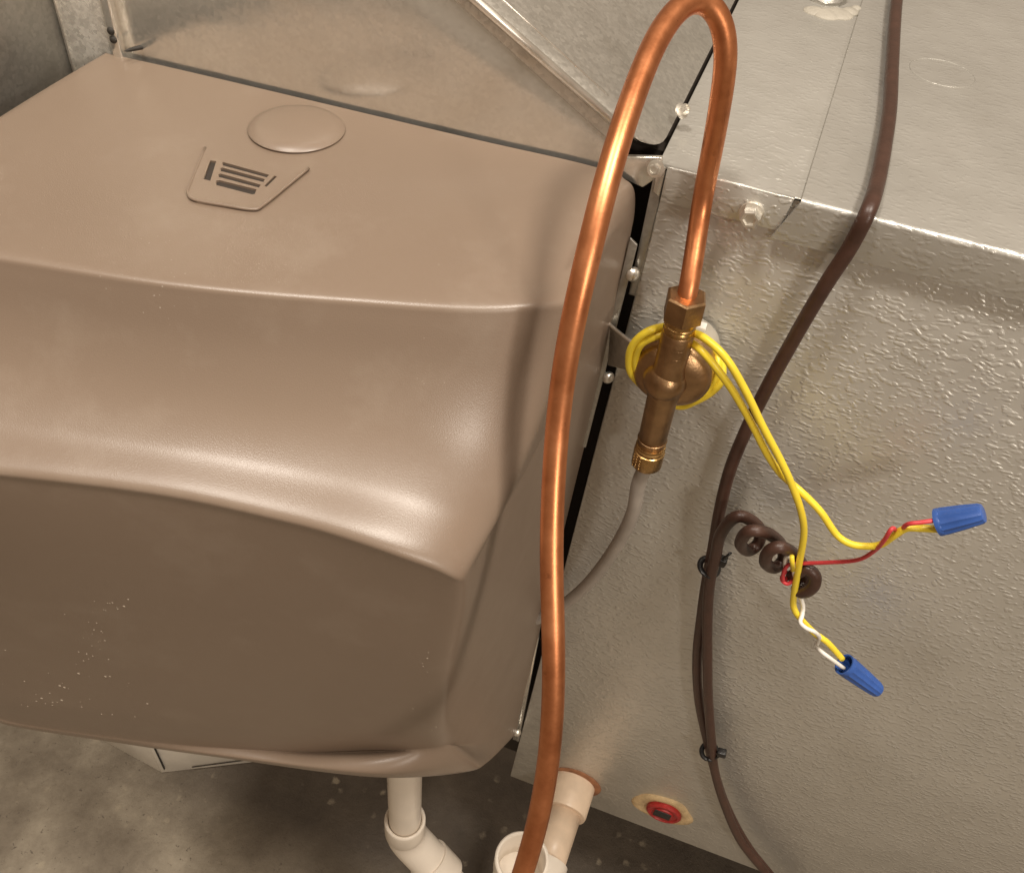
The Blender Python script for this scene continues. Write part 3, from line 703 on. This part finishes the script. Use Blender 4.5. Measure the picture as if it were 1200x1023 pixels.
# ================================================================ copper tube
cp = [None,(812,300,.574),(822,238,.545),(833,185,.520),(842,135,.497),(849,90,.479),(851,58,.469),(847,30,.462),(836,9,.457),(820,0,.453),(803,4,.448),(786,20,.443),(768,48,.436),(748,95,.428),(725,163,.419),(706,230,.415),(689,300,.418),(675,360,.425),(663,420,.437),(655,480,.450),(650,540,.458),(647,600,.462),(646,660,.465),(648,720,.468),(649,780,.473),(648,830,.480),(644,885,.490),(636,935,.500),(626,980,.508),(612,1025,.515),(596,1070,.52)]
path = [vt+ax*.006, vt-ax*.006, (vt-ax*.006).lerp(dist(*cp[2]), .5)+Vector((.0005,0,0))] + [dist(*p) for p in cp[2:]]
# the lower end passes out of view and rises to the supply
end = path[-1]; path += [end+Vector((-.012,.006,-.02))]
cpath = spline(path,8)
for it in range(40): cpath = [cpath[0]] + [cpath[i]*.5+(cpath[i-1]+cpath[i+1])*.25 for i in range(1,len(cpath)-1)] + [cpath[-1]]
bm = bmesh.new(); tube(bm, cpath, .0062, 24); tag(obj('copper_tube', bm, M['copper']), 'bent copper water tube arching from the brass valve down in front', 'tube')

# grey tube under the valve
gp = [vb-ax*.006, vb+ax*.004, on(748,568,y=-.047), on(742,600,y=-.045), on(728,630,y=-.040), on(707,662,y=-.034), on(683,690,y=-.028), on(655,712,y=-.022), on(630,725,y=-.020), on(600,735,y=-.020)]
bm = bmesh.new(); tube(bm, spline(gp,8), .0056, 16); tag(obj('plastic_feed_tube', bm, M['grey_tube']), 'thin grey plastic tube curving down from the brass valve', 'tube')

# ================================================================ cables
mc = [on(1056,-40,z=.009), on(1050,10,z=.009), on(1046,70,z=.008), on(1043,125,z=.008), on(1037,168,z=.008), on(1029,210,z=.0085), on(1018,246,y=-.0118), on(996,290,y=-.0150), on(970,330,y=-.0150), on(947,368,y=-.014), on(922,412,y=-.013), on(897,458,y=-.013), on(874,505,y=-.014), on(855,552,y=-.015), on(843,600,y=-.016), on(836,640,y=-.015),on(829,676,y=-.014), on(823,715,y=-.014), on(817,770,y=-.014), on(819,820,y=-.014), on(828,865,y=-.014), on(838,905,y=-.015), on(852,945,y=-.016), on(875,988,y=-.016), on(905,1026,y=-.018), on(935,1060,y=-.02)]
bm = bmesh.new(); tube(bm, spline(mc,8), .0048, 16, flat=.85); tag(obj('brown_cable', bm, M['jacket']), 'long brown thermostat cable running over the ledge and down the panel', 'cable')
# second cable: comes up beside the first, curls back into a coil
tail = thing('coiled_cable', 'short brown cable curled into a pigtail with red and white conductors', 'cable')
sc_ = [on(925,1060,y=-.030), on(897,1022,y=-.027), on(868,985,y=-.025), on(850,945,y=-.025), on(838,905,y=-.024), on(834,870,y=-.023), on(830,820,y=-.022), on(829,775,y=-.022), on(829,720,y=-.023), on(832,680,y=-.024), on(838,655,y=-.026), on(843,630,y=-.030), on(854,612,y=-.034), on(868,606,y=-.038), on(878,614,y=-.036)]
coil = [on(p[0],p[1],y=p[2]) for p in (
 (866,605,-.036),(879,609,-.032),(890,620,-.026),(889,636,-.026),(877,645,-.034),(868,637,-.046),(875,624,-.053),(889,622,-.052),
 (905,628,-.042),(916,640,-.032),(918,655,-.030),(908,665,-.038),(897,659,-.048),(901,646,-.056),(915,641,-.056),
 (930,649,-.046),(941,664,-.038),(943,680,-.038),(934,690,-.046),(942,694,-.050),(953,687,-.051),(955,675,-.050),(946,667,-.049),(935,671,-.048),(928,675,-.044))]
bm = bmesh.new(); tube(bm, spline(sc_[:-2]+coil,7), .0048, 14); obj('jacket', bm, M['jacket'], tail)
rw = [on(p[0],p[1],y=p[2]) for p in ((925,672,-.044),(919,682,-.050),(918,672,-.052),(924,662,-.052),(940,660,-.050),(970,659,-.052),(1005,656,-.056),(1025,645,-.060),(1036,633,-.067),(1046,619,-.066),(1054,626,-.054),(1062,615,-.066),(1080,612,-.066),(1101,609,-.062))]
bm = bmesh.new(); tube(bm, spline(rw,8), .00155, 8); obj('red_conductor', bm, M['red'], tail)
rw2 = [on(p[0],p[1],y=p[2]) for p in ((921,668,-.046),(916,678,-.050),(922,684,-.052),(930,680,-.050))]
bm = bmesh.new(); tube(bm, spline(rw2,8), .00155, 8); obj('red_conductor', bm, M['red'], tail)
ww = [on(p[0],p[1],y=p[2]) for p in ((920,664,-.048),(921,654,-.053),(926,653,-.054),(930,665,-.053),(932,682,-.048),(937,697,-.046),(941,710,-.047),(940,721,-.052),(938,729,-.058),(945,736,-.061),(954,740,-.061),(960,746,-.056),(959,752,-.047),(956,757,-.048),(962,763,-.057),(974,772,-.059),(989,783,-.054))]
bm = bmesh.new(); tube(bm, spline(ww,8), .0017, 8); obj('white_conductor', bm, M['white'], tail)
yw = [on(p[0],p[1],y=p[2]) for p in ((929,668,-.054),(928,652,-.058))]
bm = bmesh.new(); tube(bm, yw, .0018, 8); obj('spare_conductor', bm, M['yellow'], tail)

# zip ties
def tie(px,py,y,dr,label,hx,hy,tailp):
    t = thing('cable_tie', label, 'cable tie', group='black cable ties')
    c = on(px,py,y=y); d = Vector(dr).normalized()
    u = Vector((0,-1,0)); u = (u-d*u.dot(d)).normalized(); v = d.cross(u)
    ring = []
    for k in range(25):
        a = 2*math.pi*k/24; ring.append(c+u*math.cos(a)*.0095+v*math.sin(a)*.0078)
    bm = bmesh.new(); tube(bm, ring, .0026, 8, flat=.6, up=d); obj('band', bm, M['black'], t)
    h = on(hx,hy,y=y-.006); bm = bmesh.new(); box(bm, (-.0038,-.0045,-.0042), (.0038,.0045,.0042), .0012)
    q = d.to_track_quat('Z','Y'); bmesh.ops.rotate(bm, verts=bm.verts, cent=(0,0,0), matrix=q.to_matrix()); bmesh.ops.translate(bm, verts=bm.verts, vec=h)
    obj('head', bm, M['black'], t, True, 40)
    bm = bmesh.new(); e = on(tailp[0],tailp[1],y=y-.008); tube(bm, spline([c+(h-c)*.4,h,(h+e)/2+Vector((0,-.001,.001)),e],4), .0019, 8, flat=.6); obj('cut_tail', bm, M['black'], t)
tie(831,664,-.018,(.1,0,1),'black cable tie around the brown cables below the coiled end',845,657,(856,648))
tie(831,880,-.018,(-.2,0,1),'lowest black cable tie around the paired brown cables',846,882,(838,888))

# ================================================================ PVC drains
def pipe(name, prof_path, r, parent, mat, seg=32): 
    bm = bmesh.new(); tube(bm, prof_path, r, seg); return obj(name, bm, mat, parent, True, 50)
# drain below the humidifier
d1 = thing('humidifier_drain', 'white plastic drain pipe with elbow under the humidifier', 'pipe')
top = on(474,905,z=-.62); cx_, cy_ = top.x, top.y
rp = .0195*1.0
sock = [q for q in (on(475,958,x=cx_),)][0]; zs = sock.z
pipe('pipe', [Vector((cx_,cy_,-.46)), Vector((cx_,cy_,zs-.03))], .0178, d1, M['pvc'])
bm = bmesh.new(); R1 = .0228
lathe(bm, (cx_,cy_,zs), (0,0,-1), [(.030,.0180),(.004,.0182),(.001,.0190),(0,.0205),(.0008,.0222),(.003,R1),(.034,R1),(.036,R1*.97)], 40, closed=False)
bend = [Vector((cx_,cy_,zs-.030))]
dx = Vector((.75,-.10,0)).normalized()
for k in range(1,9):
    a = math.radians(45)*k/8; Rb = .045
    bend.append(Vector((cx_,cy_,zs-.030)) + dx*Rb*(1-math.cos(a)) - Vector((0,0,1))*Rb*math.sin(a))
dl = (bend[-1]-bend[-2]).normalized(); bend += [bend[-1]+dl*.03]
tube(bm, bend, R1*.985, 36); obj('elbow', bm, M['pvc'], d1, True, 50)
bm = bmesh.new(); e_ = bend[-1]; tube(bm, [e_-dl*.003, e_-dl*.0005, e_+dl*.03], R1*1.10, 36); obj('socket', bm, M['pvc'], d1, True, 50)
bm = bmesh.new(); tube(bm, [e_+dl*.03, e_+dl*.30], .0178, 36); obj('lower_pipe', bm, M['pvc'], d1, True, 50)

# coil drain out of the cabinet
d2 = thing('cabinet_drain', 'stained white plastic drain pipe leaving the cabinet, ending in open tee', 'pipe')
hc = on(672,916,y=0)
q1 = Vector((hc.x,0,hc.z))
bm = bmesh.new(); lathe(bm, q1+Vector((.003,0,.003)), (0,-1,0), [(0,.0335),(.0012,.0325),(.002,.029)], 36); obj('rust_ring', bm, M['rust'], d2)
bm = bmesh.new(); lathe(bm, q1, (0,-1,0), [(-.01,.0285),(.006,.0290),(.040,.0285),(.043,.0275),(.0435,.0225)], 40); obj('coupling', bm, M['stained_pvc'], d2, True, 40)
bm = bmesh.new(); lathe(bm, q1+Vector((-.018,-.001,-.004)), (0,-1,0), [(0,.016),(.006,.015),(.010,.009)], 20); obj('dark_grommet', bm, M['black'], d2, True, 40)
tee = on(612,1006,y=-.155); tz = tee.z
yt = -.155
bm = bmesh.new(); tube(bm, [q1+Vector((0,-.040,0)), Vector((hc.x-.002,-.125,hc.z-.002))], .0225, 36); obj('pipe', bm, M['stained_pvc'], d2)
bm = bmesh.new()
lathe(bm, Vector((hc.x-.003,-.105,hc.z-.002)), (0,-1,0), [(0,.0225),(.0005,.0275),(.03,.0275),(.034,.0265)], 36)
tx_ = tee.x
lathe(bm, Vector((tx_,yt,tz)), (0,0,-1), [(.05,.0245),(.002,.0250),(0,.0262),(0,.0285),(.0012,.0298),(.028,.0298),(.032,.0285),(.09,.0285),(.12,.0285)], 44)
obj('tee', bm, M['pvc'], d2, True, 40)
bm = bmesh.new(); lathe(bm, Vector((tx_,yt,tz-.12)), (0,0,-1), [(0,.0225),(FZ*-1+tz-.12-.001,.0225)], 30); obj('standpipe', bm, M['pvc'], d2, True, 40)

# ================================================================ white box corner on the floor
wb = thing('white_box', 'white painted metal box corner on the floor under the humidifier', 'box')
g0 = on(190,905,z=FZ+.002); g1 = on(372,884,z=FZ+.002); g2 = on(122,868,z=FZ+.002)
up = Vector((0,0,.20)); dR = (g1-g0); dL = (g2-g0)
bm = bmesh.new(); solid(bm, [g0,g1,g1+up,g0+up], Vector((dL.x,dL.y,0)).normalized()*.004, .0005); obj('right_side', bm, M['white_metal'], wb, True, 40)
bm = bmesh.new(); o_ = dL.normalized()*.005; solid(bm, [g0+o_,g2,g2+up,g0+o_+up], Vector((dR.x,dR.y,0)).normalized()*.004, .0005); obj('left_side', bm, M['white_metal'], wb, True, 40)
bm = bmesh.new(); dRn = dR.normalized(); nn = Vector((dRn.y,-dRn.x,0)); 
solid(bm, [g0+dRn*.006+nn*.001+Vector((0,0,.014)),g0+dRn*.0085+nn*.001+Vector((0,0,.018)),g0+dRn*.0085+nn*.001+up,g0+dRn*.006+nn*.001+up], nn*.002, .0003); obj('slit', bm, M['black'], wb)
bm = bmesh.new(); tube(bm, [g0+dRn*.05+nn*.002+Vector((0,0,.012)), g1+nn*.002+Vector((0,0,.020))], .0010, 8); obj('seam', bm, M['dark'], wb)
bm = bmesh.new(); solid(bm, [g2+Vector((0,0,.001)),g2+dL.normalized()*.05+dRn*.03+Vector((0,0,.001)),g2+dL.normalized()*.05+dRn*.03+up*.9,g2+up*.9], dRn*.004, .0004); obj('flap', bm, M['galv_dark'], wb)
